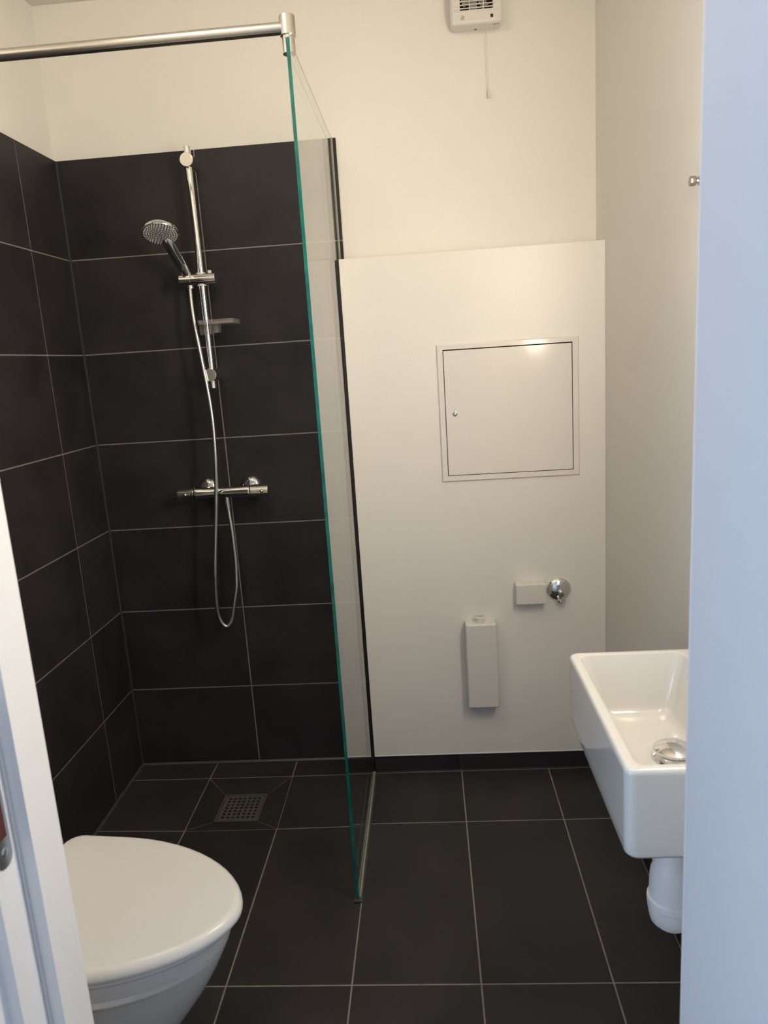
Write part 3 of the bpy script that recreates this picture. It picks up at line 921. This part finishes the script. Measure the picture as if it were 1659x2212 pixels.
# ------------------------------------------------------------------ washbasin
SBX0, SBX1, SBY0, SBY1, SZ0, SZ1 = 1.3945, XR - .0005, -1.5040, -1.0805, 0.7030, 0.8500
wb = thing('washbasin', 'rectangular white ceramic washbasin on the right wall', 'washbasin', (1.55, -1.29, SZ0))
def outer(ins, z, r=.016, tw=0.0):
    return rrect(SBX0 + ins, SBX1, SBY0 + ins + tw, SBY1 - ins - tw, r, z)
IBX0, IBX1, IBY0, IBY1 = 1.4150, 1.6080, -1.4850, -1.0995
def inner(ins, z, r=.018):
    return rrect(IBX0 + ins, IBX1 - ins, IBY0 + ins, IBY1 - ins, r, z)
rings = [outer(.030, SZ0, .02), outer(.012, SZ0 + .0005), outer(.0055, SZ0 + .003), outer(.0020, SZ0 + .009)]
rings += [outer(.0012, SZ0 + .03), outer(.0, SZ1 - .0090), outer(.0008, SZ1 - .0050), outer(.0028, SZ1 - .0016), outer(.0060, SZ1)]
rings += [inner(-.0050, SZ1), inner(-.0015, SZ1 - .0014), inner(.0, SZ1 - .0050)]
rings += [inner(.012, SZ1 - .040), inner(.024, SZ1 - .080), inner(.0300, SZ1 - .096), inner(.0350, SZ1 - .1030), inner(.0440, SZ1 - .1070), inner(.060, SZ1 - .1085), inner(.078, SZ1 - .1095, .008)]
bm = bmesh.new(); loft(bm, rings, True, True)
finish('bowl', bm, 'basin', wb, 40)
PX, PY = 1.5330, -1.2900
bm = bmesh.new(); add_lathe(bm, (PX, PY, SZ1 - .1098), (0, 0, 1), [(.036, 0), (.036, .0015), (.030, .0025), (.022, .002), (.022, .012), (.0325, .0125), (.0345, .0150), (.0335, .0185), (.0260, .0235), (.0130, .0262), (0, .0270)], 48)
tag(finish('waste_plug', bm, 'chrome', wb), 'domed chrome plug')
tp = thing('bottle_trap', 'white plastic bottle trap hanging under the washbasin', 'drain trap', (PX, PY, .415))
bm = bmesh.new()
add_lathe(bm, (PX, PY, 0.7030), (0, 0, -1), [(0, 0), (.017, 0), (.017, .160), (0, .160)], 28)
finish('tail_pipe', bm, 'trap', tp)
bm = bmesh.new()
add_lathe(bm, (PX, PY, 0.5640), (0, 0, -1), [(.018, -.004), (.024, 0), (.026, .006), (.027, .020), (.031, .030), (.0360, .045), (.0378, .062), (.0382, .090), (.0382, .094), (.0415, .096), (.0420, .104), (.0415, .108),
                                             (.0405, .111), (.0405, .118), (.0398, .120), (.0390, .128), (.036, .142), (.028, .150), (0, .152)], 48)
finish('bottle', bm, 'trap', tp)
bm = bmesh.new()
add_tube(bm, smooth_path([(PX + .020, PY, .545), (PX + .06, PY, .545), (PX + .11, PY, .545), (XR - .001, PY, .545)], 4), .016, 24)
finish('outlet_pipe', bm, 'trap', tp)
bm = bmesh.new(); add_lathe(bm, (XR, PY, .545), (-1, 0, 0), [(.030, 0), (.030, .004), (.018, .010), (.016, .010)], 32)
finish('wall_rosette', bm, 'trap', tp)

# ------------------------------------------------------------------ hook and lamp on the right wall
hk = thing('robe_hook', 'small chrome knob hook on the right wall', 'hook', (XR, -.902, 1.7395))
bm = bmesh.new()
add_lathe(bm, (XR, -.902, 1.7395), (-1, 0, 0), [(.0092, 0), (.0094, .010), (.0086, .0125), (.0045, .0135), (.0040, .0165), (.0080, .0180), (.0094, .0200), (.0095, .0270), (.0088, .0292), (0, .0302)], 40)
finish('knob', bm, 'nickel', hk)

wl = thing('wall_lamp', 'lit wall lamp over the washbasin, hidden behind the open door', 'lamp', (XR, -1.29, 1.46))
bm = bmesh.new(); add_box(bm, XR - .018, XR - .0003, -1.39, -1.19, 1.430, 2.050, .004, 3)
finish('back_plate', bm, 'plastic', wl)
bm = bmesh.new(); add_box(bm, XR - .060, XR - .0185, -1.37, -1.21, 1.445, 2.035, .010, 4)
finish('diffuser', bm, 'opal', wl)

cl_ = thing('ceiling_fill', 'added fill dome on the ceiling, above the picture, brightening the left walls', 'lamp', (0.55, -1.22, ZC))  # unseen dome added to even out brightness on the left walls
bm = bmesh.new(); add_lathe(bm, (0.55, -1.22, ZC), (0, 0, -1), [(0, 0), (.125, 0), (.125, .016), (0, .016)], 48)
finish('base_ring', bm, 'plastic', cl_)
bm = bmesh.new(); add_lathe(bm, (0.55, -1.22, ZC - .0165), (0, 0, -1), [(.112, 0), (.110, .022), (.098, .050), (.074, .072), (.040, .085), (0, .089)], 48)
finish('dome', bm, 'fill_dome', cl_)
